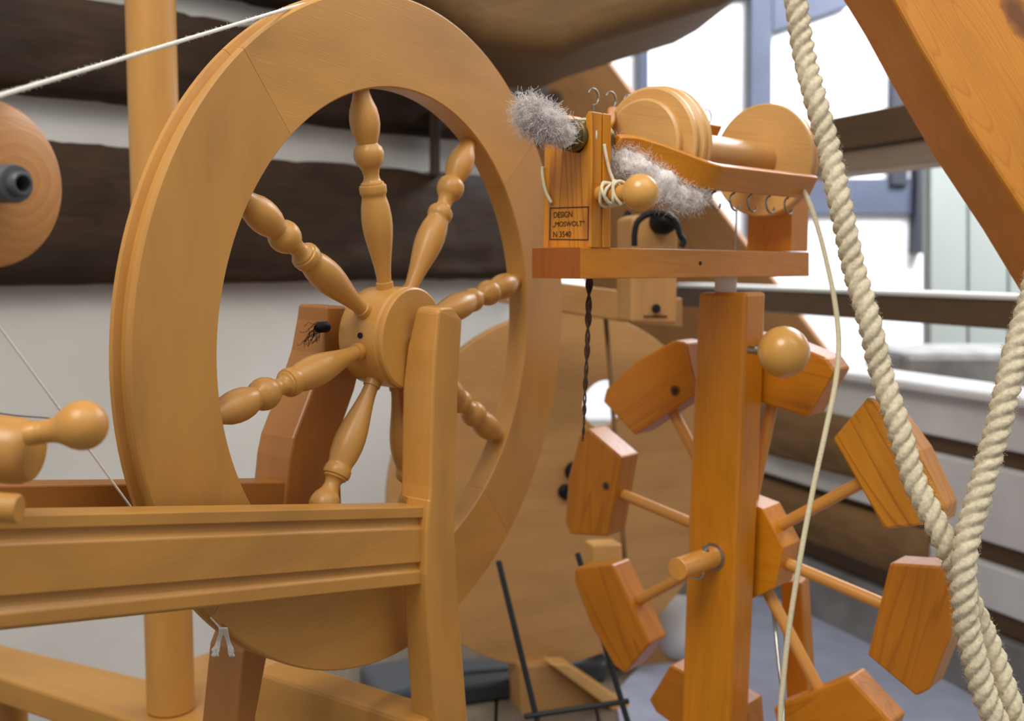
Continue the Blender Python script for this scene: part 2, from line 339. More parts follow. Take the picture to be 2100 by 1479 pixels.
for (ya, yb, xa, xb, sd) in ((908, 1045, 1380, 1800, 0), (1118, 1232, 1500, 1925, 3)):
    z1, z0 = rp(2000, ya).z, rp(2000, yb).z
    A, B = rp(xa, 600, .001), rp(xb, 600, .001); secs = []
    for i in range(25):
        q = A.lerp(B, i/24); sec = []
        for j in range(14):
            th = PI*j/13-PI/2; nz = noise.noise(Vector((i*.4+sd, j*.7, 2.2)))*.008
            sec.append(Vector((q.x, q.y, (z0+z1)/2+(z1-z0)/2*math.sin(th)))+RN*(max(0, .035*math.cos(th)**.5+nz) if math.cos(th) > 0 else 0))
        secs.append(sec)
    loft('log', secs, 'olive', wr, grain=RD, closed=False, smooth=True, caps=True)
# rails
r1 = thing('rail', 'upper brown timber rail of the open partition, behind the hanging rope', 'rail', rp(1700, 250))
rband('bar', 184, 264, 'rail', th=.09, xb=2300, parent=r1); rband('underside_strip', 265, 320, 'railunder', th=.08, off=-.012, xb=2300, parent=r1)  # second strip is the same beam's underside, its lighter look put into the colour
r2 = thing('rail', 'lower brown timber rail with white top edge', 'rail', rp(1700, 640))
rband('bar', 614, 672, 'rail', th=.06, parent=r2); rband('white_top_strip', 602, 613.5, 'whitetop', th=.07, off=.004, parent=r2)  # top edge is a separate white strip
# post carrying the rails, out of frame at the right
# heap of grey stones and a bench beyond the low wall
bench = slab('bench', [(1850, 722), (2200, 722), (2200, 860), (1850, 860)], Vector((0, 2.7, 0)), FN, .3, 'stone', None, bev=.02)
tag(bench, 'grey upholstered low bench beyond the lower rail at right', 'bench')
# ---- diagonal timber standing on the low wall
TO = W(1757, 835, 2.34); TNn = Vector((-.3, -.95, 0)).normalized()
ex = lambda y: 1220+.755*(y-88)
tb = slab('diagonal_timber', [(ex(-60)-390, -60), (ex(-60), -60), (ex(862), 862), (ex(862)-390, 862)], TO, TNn, .08, 'tan', None, grain=on(ex(800), 800, TO, TNn)-on(ex(0), 0, TO, TNn), bev=.006)
knots(tb, [(on(1137, 202, TO, TNn), .020, 1), (on(1330, 395, TO, TNn), .016, 1.4)], lin(60, 42, 26))
tag(tb, 'tan diagonal timber brace behind the small spinner and the plywood wheel', 'timber')
# ---- round ceiling log at the top
lp0, lp1 = W(800, -105, 1.45), W(1700, -190, 2.1)
cl = slab('ceiling_beam', [(700, -120), (845, -12), (985, 85), (1075, 104), (1157, 111), (1225, 82), (1350, 42), (1495, -2), (1600, -60), (1500, -260), (700, -300)], W(1150, 60, 1.5), Vector((.1, -1, .0)), .35, 'olive', None, grain=W(1500, 0, 1.5)-W(1000, 120, 1.5), bev=.04); cl.modifiers['bevel'].segments = 6; smooth_ang(cl, 60)
tag(cl, 'thick weathered overhead beam at the top of the picture', 'beam')
# ---- big orange brace, upper right, close to the camera
BO = W(1950, 200, .80); BN = (c2w((-.06, -1, .02))).normalized()
bdir = on(2100, 436, BO, BN)-on(1834, 0, BO, BN)
br = slab('wooden_brace', [(1750, -138), (1834, 0), (1888, 98), (1989, 270), (2100, 436), (2240, 665), (2520, 600), (2300, 0), (2210, -138)], BO, BN, .085, 'brace', None, grain=bdir, bev=.003)
knots(br, [(on(2088, 34, BO, BN), .009, 2.6)], lin(112, 64, 24))
tag(br, 'large orange knotty timber brace crossing the upper right corner', 'timber')
# ================================================================== LARGE SPINNING WHEEL
al, tl = 1.02, -.0838
nC = (math.sin(al)*math.cos(tl), -math.cos(al)*math.cos(tl), math.sin(tl))
WN = c2w(nC).normalized()
WC = W(823.5, 692.5, .826)                       # centre of the front face of the wheel
WU = Vector((-WN.y*-1, WN.x*-1, 0)); WU = Vector((WN.y, -WN.x, 0)).normalized()   # in plane, towards the near left
if WU.x > 0: WU = -WU
WV = WU.cross(WN); WV = WV if WV.z > 0 else -WV
def wp(u, n, z): return WC+WU*u+WN*n+WV*z
def wpx(px, py, n): return on(px, py, WC+WN*n, WN)
def wang(px, py, n=0): q = wpx(px, py, n)-WC; return math.atan2(q.dot(WV), q.dot(WU))
sw = thing('spinning_wheel', 'large honey coloured spinning wheel with turned spokes and grooved bench', 'spinning wheel', floorpt(wp(0, .03, 0)))
WF = Matrix(((WU[0], WV[0], WN[0], WC[0]), (WU[1], WV[1], WN[1], WC[1]), (WU[2], WV[2], WN[2], WC[2]), (0, 0, 0, 1)))
if WF.to_3x3().determinant() < 0: WF = Matrix(((WU[0], -WV[0], WN[0], WC[0]), (WU[1], -WV[1], WN[1], WC[1]), (WU[2], -WV[2], WN[2], WC[2]), (0, 0, 0, 1))); SGN = -1
else: SGN = 1
# local coords: X = u, Y = +-v, Z = n
RI, RO_ = .1846, .25
hubprof = [(.028, -.036), (.0335, -.0335), (.0372, -.028), (.0385, -.018), (.0385, .004), (.0372, .0055), (.0372, .0068), (.0385, .0082), (.0385, .0105), (.0372, .0115)]
hub = lathe('drive_wheel', hubprof, WC, WN, 'honeyz', sw, 64, ang=30)
hub['label'] = 'turned wooden hub of the drive wheel'
# rim, four felloes; outer edge with band groove
prof = [(RI+.001, 0), (RO_-.0012, 0), (RO_, -.0010), (RO_+.0002, -.0040), (RO_-.0042, -.0056), (RO_-.0050, -.0100), (RO_-.0048, -.0138), (RO_-.0005, -.0158), (RO_, -.0185), (RO_-.0012, -.0198), (RI+.001, -.0198), (RI, -.0188), (RI, -.001)]
j0 = wang(498, 96); 
def felloe(a0, a1, N=44):
    v, f = [], []; k = len(prof)
    for i in range(N+1):
        a_ = a0+(a1-a0)*i/N
        for r, z in prof: v.append((r*math.cos(a_), r*math.sin(a_)*SGN, z))
    for i in range(N):
        for j in range(k): p_, q_ = i*k+j, i*k+(j+1) % k; f.append((p_, q_, q_+k, p_+k))
    f.append(tuple(range(k))[::-1]); f.append(tuple(range(N*k, (N+1)*k)))
    return pyd(v, f)
for i in range(4):
    a0 = j0+i*PI/2+.0006; a1 = j0+(i+1)*PI/2-.0006; mid = (a0+a1)/2
    # own frame so that the grain runs along the chord of each felloe
    R = Matrix.Rotation((mid+PI/2)*SGN, 4, 'Z')
    me = felloe(a0, a1); me.transform(R.inverted())
    o = link('rim_segment', me, 'honey', hub, WF @ R); smooth_ang(o, 28)
# spokes
sprof_px = [(120, 88), (150, 92), (185, 112), (230, 148), (270, 162), (310, 164), (350, 152), (390, 124), (408, 112), (416, 122), (430, 152), (455, 166), (480, 164), (505, 148), (520, 132), (526, 118), (545, 98), (570, 86), (590, 88), (605, 104), (612, 126), (622, 130), (626, 146), (640, 152), (655, 150), (668, 148), (676, 136), (690, 134), (700, 138), (740, 158), (800, 170), (850, 168), (900, 156), (950, 138), (1000, 118), (1050, 100), (1100, 86), (1148, 80), (1151, 96), (1175, 98), (1215, 98)]
k_ = .1846-.036; sp_ = [(w_*.5/7.45/1000, .1860-(y-120)/1080*.1500) for y, w_ in sprof_px][::-1]
spoke_me = lathe_mesh(sp_, 36)
NM = -.0100
ends = [(712, 200), (932, 262), (1050, 530), (1036, 852), None, (698, 1032), (468, 896), (490, 480)]
base_ang = wang(712, 205, NM)
import statistics
offs = []
for i, e in enumerate(ends):
    if e:
        d = wang(e[0], e[1], NM)-(base_ang-i*PI/4); d = (d+PI) % (2*PI)-PI; offs.append(d)
base_ang += statistics.mean(offs)
print('spoke offs', [round(math.degrees(o), 1) for o in offs])
for i in range(8):
    a_ = base_ang-i*PI/4; d = WU*math.cos(a_)+WV*math.sin(a_)
    o = link('spoke', spoke_me, 'honeyz', hub, frame(WC+WN*NM, WN, z=d)); smooth_ang(o, 35) if i == 0 else None
lathe('hub_hole', [(.0022, 0), (.0022, .002)], wpx(741, 688, -.012)*0+on(741, 688, WC+WU*.0385*.97, WU), WU, 'black', hub, 16, label='small black peg hole')
# front and rear maidens (posts)
def post(name, rows, th, mat='honey', bev=.002, parent=sw, label=None):
    """rows: (nfront, (pxL,py), (pxR,py), thickness)"""
    secs = []
    for nf, L_, R_, t in rows:
        l, r = wpx(L_[0], L_[1], nf), wpx(R_[0], R_[1], nf)
        secs.append([l, r, r-WN*t, l-WN*t])
    return loft(name, secs, mat, parent, grain=WV, bev=bev, label=label)
post('front_post', [(.039, (903, 631), (926, 629), .019), (.040, (900, 640), (949, 658), .021), (.040, (893, 720), (944, 735), .026), (.040, (889, 800), (940, 800), .0285), (.040, (887, 881), (939, 898), .0285), (.040, (884, 1000), (936, 1000), .028),
     (.040, (882, 1026), (935, 1026), .028), (.040, (881, 1029), (935, 1029), .022), (.040, (876, 1090), (933, 1087), .022), (.040, (874, 1179), (937, 1179), .0225), (.040, (880, 1300), (946, 1300), .0225), (.040, (893, 1479), (960, 1479), .0235), (.040, (916, 1800), (990, 1800), .026), (.040, (940, 2100), (1016, 2100), .028)], 0)
post('rear_post', [(-.048, (672, 628), (712, 628), .03), (-.048, (672, 660), (716, 660), .032), (-.048, (664, 725), (738, 760), .034), (-.048, (640, 800), (728, 800), .034), (-.048, (602, 900), (697, 888), .034), (-.048, (594, 940), (698, 940), .034), (-.048, (584, 1040), (702, 1040), .034), (-.048, (560, 1150), (672, 1150), .034), (-.048, (530, 1250), (618, 1250), .034), (-.048, (498, 1340), (550, 1340), .034), (-.048, (484, 1479), (524, 1479), .034), (-.048, (462, 1700), (502, 1700), .034), (-.048, (440, 2000), (480, 2000), .034)], 0, 'honeyr')
# grooved front rail
def railsec(px, ys, n0=.035, t=.022, g=.0036):
    P = lambda y, n: wpx(px, y, n0)+WN*(n-n0)
    yt, y1, y2, y3, y4, y5, yb = ys
    return [P(yt, n0), P(y1, n0), P(y1, n0-g), P(y1+(y2-y1)*.55, n0-g), P(y2, n0), P(y3, n0), P(y3, n0-g), P(y3+(y4-y3)*.55, n0-g), P(y4, n0), P(y5, n0), P(yb, n0-.003), P(yb, n0-t), P(yt, n0-t)]
r = loft('front_rail', [railsec(-160, (1060, 1093, 1134, 1250, 1292, 1322, 1332)), railsec(0, (1058, 1087, 1119, 1224, 1261, 1288, 1297)), railsec(870, (1040, 1062, 1085, 1153, 1172, 1197, 1201))], 'honey', sw, grain=WU, bev=.0007)
# rear rail
slab('rear_rail', [(-200, 998), (0, 996), (560, 989), (612, 988), (612, 1120), (-200, 1160)], WC+WN*-.05, WN, .022, 'honeyr', sw, grain=WU, bev=.0012)
# feet / lower braces
slab('stretcher', [(521, 1374), (842, 1478), (862, 1485), (880, 1700), (521, 1560)], wp(.012, -.045, -.2), WU, .035, 'honey', sw, grain=WN, bev=.004)
# axle bearing behind the hub and its clip
ax = wp(0, -.036, 0); cyl('axle', wp(0, -.10, 0), wp(0, .03, 0), .005, 'steel', sw)
# clip with fluff on the rear post
cl_ = thing('bearing_clip', '', '', wpx(655, 672, -.05)); COL.objects.unlink(cl_); bpy.data.objects.remove(cl_)
q = wpx(662, 671, -.046)
lathe('bearing_clip', [(.003, -.006), (.0042, -.004), (.0042, .004), (.002, .008)], q, WU, 'blackp', sw, 16, label='dark clip with tangled fluff on the rear post')
v, f = [], []
for i in range(26):
    p_ = q+WU*random.uniform(.002, .009)+ZUP*random.uniform(-.003, .004); P = [p_.copy()]
    for j in range(5): p_ = p_+Vector((random.uniform(-.0035, .001), random.uniform(-.002, .002), random.uniform(-.0045, .001))); P.append(p_.copy())
    tube_data(P, .00022, 3, v, f)
fl = center_link('fluff', v, f, 'blackp', sw)
# left flyer: whorl disc, black bearing
FC = W(-22, 377, .485)
wd = lathe('flyer_whorl', [(.020, -.010), (.0365, -.008), (.0375, -.007), (.0375, -.001), (.0368, 0), (.036, .0006), (.012, .0016), (.0, .0016)], FC, WN, 'disc', sw, 72, label='round beech whorl disc with growth rings')
hb = lathe('bearing', [(.0085, .001), (.0085, .0155), (.0080, .0170), (.0052, .0172), (.0052, .0210), (.0046, .0218), (.0037, .0218), (.0035, .0205), (.0035, .007)], FC+WN*.003, WN, 'bearing', sw, 48, label='black bearing tube with open bore')
lathe('bearing_bore', [(.0034, .010), (.0034, .0105)], FC, WN, 'black', hb, 24)
cyl('flyer_shaft', FC-WN*.16, FC-WN*.008, .006, 'steel', sw)
slab('flyer_maiden', [(-190, 330), (-60, 330), (-50, 1070), (-190, 1080)], FC-WN*.03, WN, .02, 'honey', sw, grain=ZUP)
# mother-of-all with knob
k0, k1 = W(-120, 905, .50), W(74, 930, .50)
Lk = (k1-k0).length
lathe('mother_of_all', [(.0155, 0), (.0155, Lk-.010), (.0150, Lk-.005), (.0130, Lk-.001), (.0115, Lk)], k0, k1-k0, 'honeyz', sw, 48)
k2, k3 = W(60, 891, .482), W(219, 864, .482); Lk = (k3-k2).length; K = Lk/159
lathe('tension_knob', [(r_*K, (z_-60)*K) for r_, z_ in [(23, 55), (24, 76), (22.5, 79), (24, 82), (22.5, 85), (24, 88), (22.5, 91), (24, 95), (24.5, 104), (28, 118), (36, 131), (44, 143), (49.5, 157), (51, 170), (49, 184), (43, 197), (33, 208), (19, 216), (8, 218.6), (0, 219)]], k2, k3-k2, 'honeyz', sw, 56, ang=60)
k4, k5 = W(-120, 1030, .47), W(40, 1044, .47)
lathe('rail_peg', [(.0064, 0), (.0064, (k5-k4).length-.001), (.0056, (k5-k4).length)], k4, k5-k4, 'honeyz', sw, 32)
# ---- drive band and threads
a1_ = wpx(640, 3, -.010); a0_ = W(-60, 214, .47); dirn = (a1_-a0_)
P = [a0_.lerp(a1_, t) for t in (0, .33, .66, .93)]
ra = math.atan2((a1_-WC).dot(WV), (a1_-WC).dot(WU)); BS = 1 if math.cos(ra-.3) < math.cos(ra) else -1
for i in range(0, 9): th = ra-(i+.3)*.12*BS; P.append(wp((RO_-.0035)*math.cos(th), -.0100, (RO_-.0035)*math.sin(th)))
v, f = tube_data(catmull(P, 12), .00115, 10)
for i in range(500):
    t = random.random()*.95; p_ = a0_.lerp(a1_, t); q_ = p_+Vector((random.uniform(-1, 1), random.uniform(-1, 1), random.uniform(-1, 1))).normalized()*.0022+dirn.normalized()*random.uniform(-.002, .002)
    tube_data([p_, p_.lerp(q_, .5)+Vector((0, 0, random.uniform(-.0006, .0006))), q_], .00008, 3, v, f)
db = center_link('drive_band', v, f, 'yarn'); tag(db, 'fuzzy white drive cord running from the left edge to the wheel rim top', 'cord')
P = [W(-60, 592, .52), W(0, 672, .53), W(130, 850, .56), W(266, 1037, .62)]
P.append(wpx(300, 1085, -.01))
th_ = tube('thread', P, .0006, 'yarn', None, 6, 8); tag(th_, 'thin white thread slanting behind the tension knob down to the bench', 'thread')
P = [W(-60, 838, .55), W(30, 852, .55), W(105, 858, .55), W(112, 862, .55)]
th2 = tube('thread', P, .00035, 'greyplastic', None, 5, 6); tag(th2, 'fine grey thread running left from the knob neck', 'thread')
# knotted cord end under the rim
kn = wpx(458, 1285, -.012); v, f = [], []
tube_data(catmull([wpx(440, 1262, -.012), wpx(452, 1275, -.006), wpx(462, 1288, -.006), kn], 8), .0034, 10, v, f)
for s_ in (-1, 1):
    for i in range(34):
        e = W(458+s_*17+random.uniform(-7, 7), 1340+random.uniform(-8, 8), .70); m_ = W(458+s_*9+random.uniform(-3, 3), 1312, .70)
        tube_data(catmull([W(458+random.uniform(-8, 8), 1288, .69), m_, e], 5), .0006, 4, v, f)
ke = center_link('cord_end', v, f, 'yarn'); tag(ke, 'knotted white cord end with two frayed tails under the wheel rim', 'cord')
# ================================================================== POLE STAND behind the wheel
pz = W(351, 1455, 1.10); ps = thing('pole_stand', 'round upright wooden pole on a crossed plank base behind the wheel', 'stand', floorpt(pz))
pr = 47.5/FP*1.10
ptop = W(349, -200, 1.10); cyl('pole', pz, Vector((pz.x-.0005, pz.y, ptop.z)), pr, 'honeyz', ps, .002, 48)
bz = pz.copy()
def hz(px, py, z): return on(px, py, Vector((0, 0, z)), ZUP)
def flat(name, pix, z, th, mat, parent, bev=.002, label=None):
    fr = [hz(x_, y_, z) for x_, y_ in pix]; return prism(name, fr, [p_-ZUP*th for p_ in fr], mat, parent, fr[1]-fr[0], bev, label)
flat('base_plank', [(-60, 1307), (300, 1392), (520, 1444), (520, 1560), (-60, 1371)], bz.z, .030, 'honey', ps, .003)
flat('base_plank', [(300, 1380), (470, 1322), (640, 1300), (640, 1420), (430, 1500)], bz.z-.0005, .030, 'honey', ps, .003)
for (x_, y_) in ((20, 1360), (560, 1360), (400, 1480)):
    q = hz(x_, y_, bz.z-.03); cyl('foot', Vector((q.x, q.y, 0)), q, .018, 'honeyr', ps)
# ================================================================== SMALL SPINNER ON A POST WITH PADDLE WHEEL
AZ = math.radians(43.5)
DD = Vector((math.sin(AZ), math.cos(AZ), 0)); SN = Vector((math.cos(AZ), -math.sin(AZ), 0))
D0 = W(1190, 540, .80)
def sd(px, py, off=0): return on(px, py, D0+SN*off, SN)      # on the right-hand side plane of the base
def fd(px, py, s=0): return on(px, py, D0+DD*s, DD)           # on the front plane
post_o = on(1490, 620, D0-SN*.0225, SN)
sp_t = thing('spinner', 'small orange pine flyer spinner on a square post with a paddle wheel behind', 'spinner', floorpt(post_o))
BW = .0475
slab('base_board', [(1190, 507), (1660, 517), (1660, 567), (1190, 572)], D0, SN, BW, 'pine', sp_t, grain=DD, bev=.0007)
e0 = [sd(1190, 507.6)+DD*-.0006, sd(1190, 571.4)+DD*-.0006]; e0 += [e0[1]-SN*BW, e0[0]-SN*BW]
prism('end_face', e0, [p_+DD*.0005 for p_ in e0], 'endgrain', sp_t, bev=0, label='red brown end grain of the base board')
lathe('screw_hole', [(.0018, 0), (.0018, .0004)], sd(1436, 540), SN, 'black', sp_t, 12)
# front upright: two boards with the U-notch
u0, u1, u2 = sd(1210, 505), sd(1233, 505), sd(1252, 505)
sU = (u0-D0).dot(DD); t1 = (u1-u0).dot(DD)-.0008; t2 = (u2-u1).dot(DD)
fo = D0+DD*sU
def fpx(px, py): return on(px, py, fo, DD)
arc = [(1166, 262), (1166, 285), (1170, 300), (1180, 309), (1190, 311), (1199, 303), (1204, 288), (1206, 262)]
out1 = [(1114, 503), (1118, 380), (1119, 246), (1128, 238), (1158, 238), (1166, 248)]+arc+[(1207, 236), (1212, 231), (1206, 503)]
out1 = [(1113, 509), (1117, 246), (1127, 236), (1150, 234), (1160, 246)]+[(1163, 282), (1167, 300), (1176, 311), (1187, 313), (1196, 305), (1201, 288)]+[(1201, 238), (1206, 228), (1213, 228), (1212, 508)]
fr = [fpx(*q_) for q_ in out1]
prism('front_upright', fr, [p_+DD*t1 for p_ in fr], 'pineg', sp_t, grain=ZUP, bev=.0007)
fr2 = [p_+DD*(t1+.0014) for p_ in fr]
prism('back_upright', fr2, [p_+DD*(t2-.0014) for p_ in fr2], 'pine', sp_t, grain=ZUP, bev=.0007)
fr3 = [fpx(x_, y_)+DD*(t1-.002) for x_, y_ in [(1120, 500), (1119, 330), (1210, 330), (1208, 500)]]
prism('spacer_board', fr3, [p_+DD*.008 for p_ in fr3], 'endgrain', sp_t, bev=0)
# lettering
XA = SN.copy()
def text(s_, px, py, hpx, wpx_=None):
    cu = bpy.data.curves.new('t', 'FONT'); cu.body = s_; cu.size = 1; cu.extrude = 0.01; o = bpy.data.objects.new('t', cu); COL.objects.link(o)
    bpy.context.view_layer.update(); me = bpy.data.meshes.new_from_object(o.evaluated_get(bpy.context.evaluated_depsgraph_get())); bpy.data.objects.remove(o)
    xs_ = [v_.co.x for v_ in me.vertices]; ys_ = [v_.co.y for v_ in me.vertices]; x0_, x1_, y0_, y1_ = min(xs_), max(xs_), min(ys_), max(ys_)
    H = (fpx(px, py)-fpx(px, py+hpx)).length; wv = (fpx(px+wpx_, py)-fpx(px, py)).length
    sx, sy = wv/(x1_-x0_), H/(y1_-y0_)
    for v_ in me.vertices: v_.co = Vector(((v_.co.x-x0_)*sx, (v_.co.y-y0_)*sy, v_.co.z*.01))
    return link('lettering', me, 'ink', sp_t, frame(fpx(px, py+hpx)-DD*.00025, XA, y=ZUP))
text('DESIGN', 1136, 435, 12, 38); text('„MOSWOLT“', 1134, 455, 12, 65); text('N 3540', 1135, 475, 12, 36)
b0, b1 = (1129, 427), (1207, 424.5); b2, b3 = (1206, 492), (1128, 491)
for (p_, q_) in ((b0, b1), (b1, b2), (b2, b3), (b3, b0)):
    A_, B_ = fpx(*p_), fpx(*q_); d_ = (B_-A_).normalized(); s_ = d_.cross(DD)*.0004
    c4 = [A_-s_-d_*.0004, B_-s_+d_*.0004, B_+s_+d_*.0004, A_+s_-d_*.0004]; prism('stamp_border', [c-DD*.0003 for c in c4], [c+DD*.0001 for c in c4], 'ink', sp_t, bev=0)
# flyer axis
AX0 = on(1184, 279, fo, DD)
def A(s, a=0, b=0): return AX0+DD*s+SN*a+ZUP*b
orf = lathe('orifice_tube', [(.0095, .03), (.0105, .03), (.0108, -.004), (.0118, -.0045), (.0122, -.006), (.0118, -.0075), (.0108, -.008), (.0108, -.011), (.0116, -.0115), (.0116, -.0135), (.0100, -.0135), (.0092, -.010), (.0092, .02)], AX0+DD*.002, DD, 'brass', sp_t, 40, label='dull brass orifice tube')
cyl('flyer_shaft', A(.03), A(.335), .0045, 'steel', sp_t)
w1 = lathe('flyer_whorl', [(.006, .078), (.034, .078), (.036, .0795), (.036, .0815), (.0345, .083), (.0345, .086), (.044, .0862), (.0462, .088), (.0462, .0905), (.043, .093), (.043, .0945), (.0475, .097), (.0478, .100), (.045, .1025), (.045, .104), (.0475, .106), (.0475, .108), (.012, .109)], AX0, DD, 'beech', sp_t, 80, ang=30, label='pale beech stepped whorl with two grooves')
bc = cyl('bobbin', A(.11), A(.272), .0155, 'beechz', sp_t)
lathe('bobbin_flange', [(.012, .262), (.050, .262), (.0512, .263), (.0512, .267), (.0495, .2685), (.0512, .270), (.0512, .275), (.05, .276), (.012, .276)], AX0, DD, 'beech', bc, 80, ang=30)
# arms
def arm(sg):
    secs = []; ra, rb = .0500*sg, -.0266*sg; rad = Vector((ra, rb, 0)).length; er = (SN*ra+ZUP*rb)/rad; et = (SN*-er.dot(ZUP)*1+ZUP*er.dot(SN)); et = et if et.z > 0 else -et
    N = 40
    for i in range(N+1):
        s = .034+(.262-.034)*i/N; t = max(0, min(1, (s-.034)/.075)); t = t*t*(3-2*t); r = .010+(rad-.010)*t
        wdt = .0105+.0012*math.sin(t*PI); th = .0034
        if s < .05: wdt *= .75+.25*(s-.034)/.016
        c = A(s)+er*r
        # thickness direction is perpendicular to the path
        dr_ = 6*((s-.034)/.075)*(1-(s-.034)/.075)/.075*(rad-.01) if s < .109 else 0
        tn = (DD+er*dr_).normalized(); pn = (er-tn*er.dot(tn)).normalized()
        secs.append([c+pn*th+et*wdt, c-pn*th+et*wdt, c-pn*th-et*wdt, c+pn*th-et*wdt])
    o = loft('flyer_arm', secs, 'pine', sp_t, grain=DD, bev=.0012); smooth_ang(o, 50)
    return er, et, rad
erN, etN, rad = arm(1); erF, etF, _ = arm(-1)
HK = []
def hookpath(base, dn, side, s=1.0):
    """open C cup hook hanging from base along dn, opening towards side"""
    P = [base-dn*.004*s, base+dn*.0005*s]
    for i in range(11):
        a_ = math.radians(95+i*25); P.append(base+dn*(.0012+.006-.006*math.cos(math.radians(i*25)))*s+side*(-.006*math.sin(math.radians(i*25)))*s)
    return P
for px_ in (1466, 1505, 1541, 1578, 1616):
    # find s on near arm whose lower edge projects at px
    best = min((abs(((lambda v_: CX+FP*v_.x/(v_.y*cp-v_.z*sp))(A(s_/1000)+erN*rad-etN*.011-CAM))-px_), s_/1000) for s_ in range(60, 262))
    b_ = A(best[1])+erN*rad-etN*.011
    hk = tube('hook', hookpath(b_, (-ZUP*.95+SN*.1).normalized(), DD, 1.15), .0009, 'hook', sp_t, 8, 4)
for s_ in (.075, .098, .122, .146, .170, .194, .218, .242):
    b_ = A(s_)+erF*rad+etF*.008
    tube('hook', hookpath(b_, ZUP, -DD, 1.1), .0008, 'hook', sp_t, 8, 4)
# rear upright
ru = sd(1622, 515); sR = (ru-D0).dot(DD); tR = (sd(1657, 515)-ru).dot(DD)
def rpx(px, py): return on(px, py, D0+DD*sR, DD)
q0 = rpx(1622, 515); zt_ = AX0.z+.012
rr = [q0-ZUP*.0, q0-SN*BW, q0-SN*BW+ZUP*(zt_-q0.z), q0+ZUP*(zt_-q0.z)]
prism('rear_upright', rr, [p_+DD*tR for p_ in rr], 'pine', sp_t, grain=ZUP, bev=.0008)
# wire beside it, white tube under the base
cyl('wire', rpx(1533, 420)-DD*.02, rpx(1531, 600)-DD*.02, .0009, 'steel', sp_t, .0002, 8)
tp = on(1488, 585, D0-SN*.0225, SN)
cyl('white_spacer', Vector((tp.x, tp.y, tp.z-.008)), Vector((tp.x, tp.y, tp.z+.010)), .0098, 'tube', sp_t, .0005, 32, label='white plastic spacer tube')
# post
PO = on(1530, 600, on(1485, 600, D0-SN*.0225, SN)-DD*.014, DD)
pf = [(1432, 600), (1530, 600), (1524, 800), (1516, 1000), (1496, 1479), (1478, 1800), (1462, 2060), (1356, 2060), (1375, 1800), (1396, 1479), (1411, 1050), (1424, 760)]
fr = [on(x_, y_, PO, DD) for x_, y_ in pf]
prism('post', fr, [p_+DD*.034 for p_ in fr], 'pine', sp_t, grain=ZUP, bev=.0035)
bl_ = [PO-SN*.10-DD*.08, PO+SN*.05-DD*.08, PO+SN*.05+DD*.12, PO-SN*.10+DD*.12]
bl_ = [Vector((p_.x-.04, p_.y, 0.03)) for p_ in bl_]; prism('foot_board', bl_, [p_-ZUP*.03 for p_ in bl_], 'pine', sp_t, bev=.002)
# balls
def sphere(name, c, r_, mat, parent, flat_=1): 
    pr_ = [(max(r_*math.sin(PI*i/28), 1e-5), -r_*flat_*math.cos(PI*i/28)) for i in range(29)]
    return lathe(name, pr_, c, Vector((.5, -.4, .3)), mat, parent, 48, ang=80)
pb = on(1228, 399, D0, SN); bc1 = None
for k in range(200):
    q = pb+SN*(k*.0005); px_ = CX+FP*(q-CAM).x/((q-CAM).y*cp-(q-CAM).z*sp)
    if px_ >= 1313: break
bc1 = q; rb1 = 37.5/FP*(bc1-CAM).y
sphere('peg_ball', bc1, rb1, 'ball', sp_t); cyl('peg', pb-SN*.01, bc1, .0062, 'spoke', sp_t)
sphere('adjusting_ball', W(1607, 722, .905), 53/FP*.905, 'ball', sp_t)
cyl('bolt', W(1535, 718, .935), W(1600, 721, .905), .0035, 'steel', sp_t); lathe('bolt_collar', [(.002, 0), (.0048, .001), (.0048, .006), (.002, .007)], W(1549, 717, .918), W(1607, 722, .905)-W(1549, 717, .918), 'steel', sp_t, 20)
# ---- paddle wheel
b_, t_ = .731, -.0809; pdn = c2w((-math.sin(b_)*math.cos(t_), -math.cos(b_)*math.cos(t_), math.sin(t_)))
PC = W(1524, 1118, 1.04); PU = Vector((-pdn.y, pdn.x, 0)).normalized(); PU = PU if PU.x > 0 else -PU
PV = PU.cross(pdn); PV = PV if PV.z > 0 else -PV
KS = 1.04/.975; PR = .12*1.04/.869
oc = [PC+pdn*.017+(PU*math.cos(PI/8*(2*i)+PI/8-.203)+PV*math.sin(PI/8*(2*i)+PI/8-.203))*.052 for i in range(8)]
ph = prism('paddle_wheel', oc, [p_-pdn*.034 for p_ in oc], 'pine', sp_t, grain=PU, bev=.001, label='eight sided hub block of the paddle wheel')
il, ol, hh, th2_ = .041*KS, .056*KS, .056*KS, .015*KS
def padmesh():
    o_ = [(-il, 0), (-ol, hh*.80), (-ol*.82, hh*.95), (0, hh*1.04), (ol*.82, hh*.95), (ol, hh*.80), (il, 0)]
    n_ = len(o_); v_ = [(x_, y_, th2_) for x_, y_ in o_]+[(x_, y_, -th2_) for x_, y_ in o_]
    return pyd(v_, [tuple(range(n_)), tuple(range(2*n_-1, n_-1, -1))]+[(i, (i+1) % n_, n_+(i+1) % n_, n_+i) for i in range(n_)])
pm = padmesh(); pm2 = pm.copy(); pm.materials.append(M['paddle']); pm2.materials.append(M['pineg'])
spm = lathe_mesh([(.0056, .030), (.0056, PR+.004)], 20); spm.materials.append(M['spoke'])
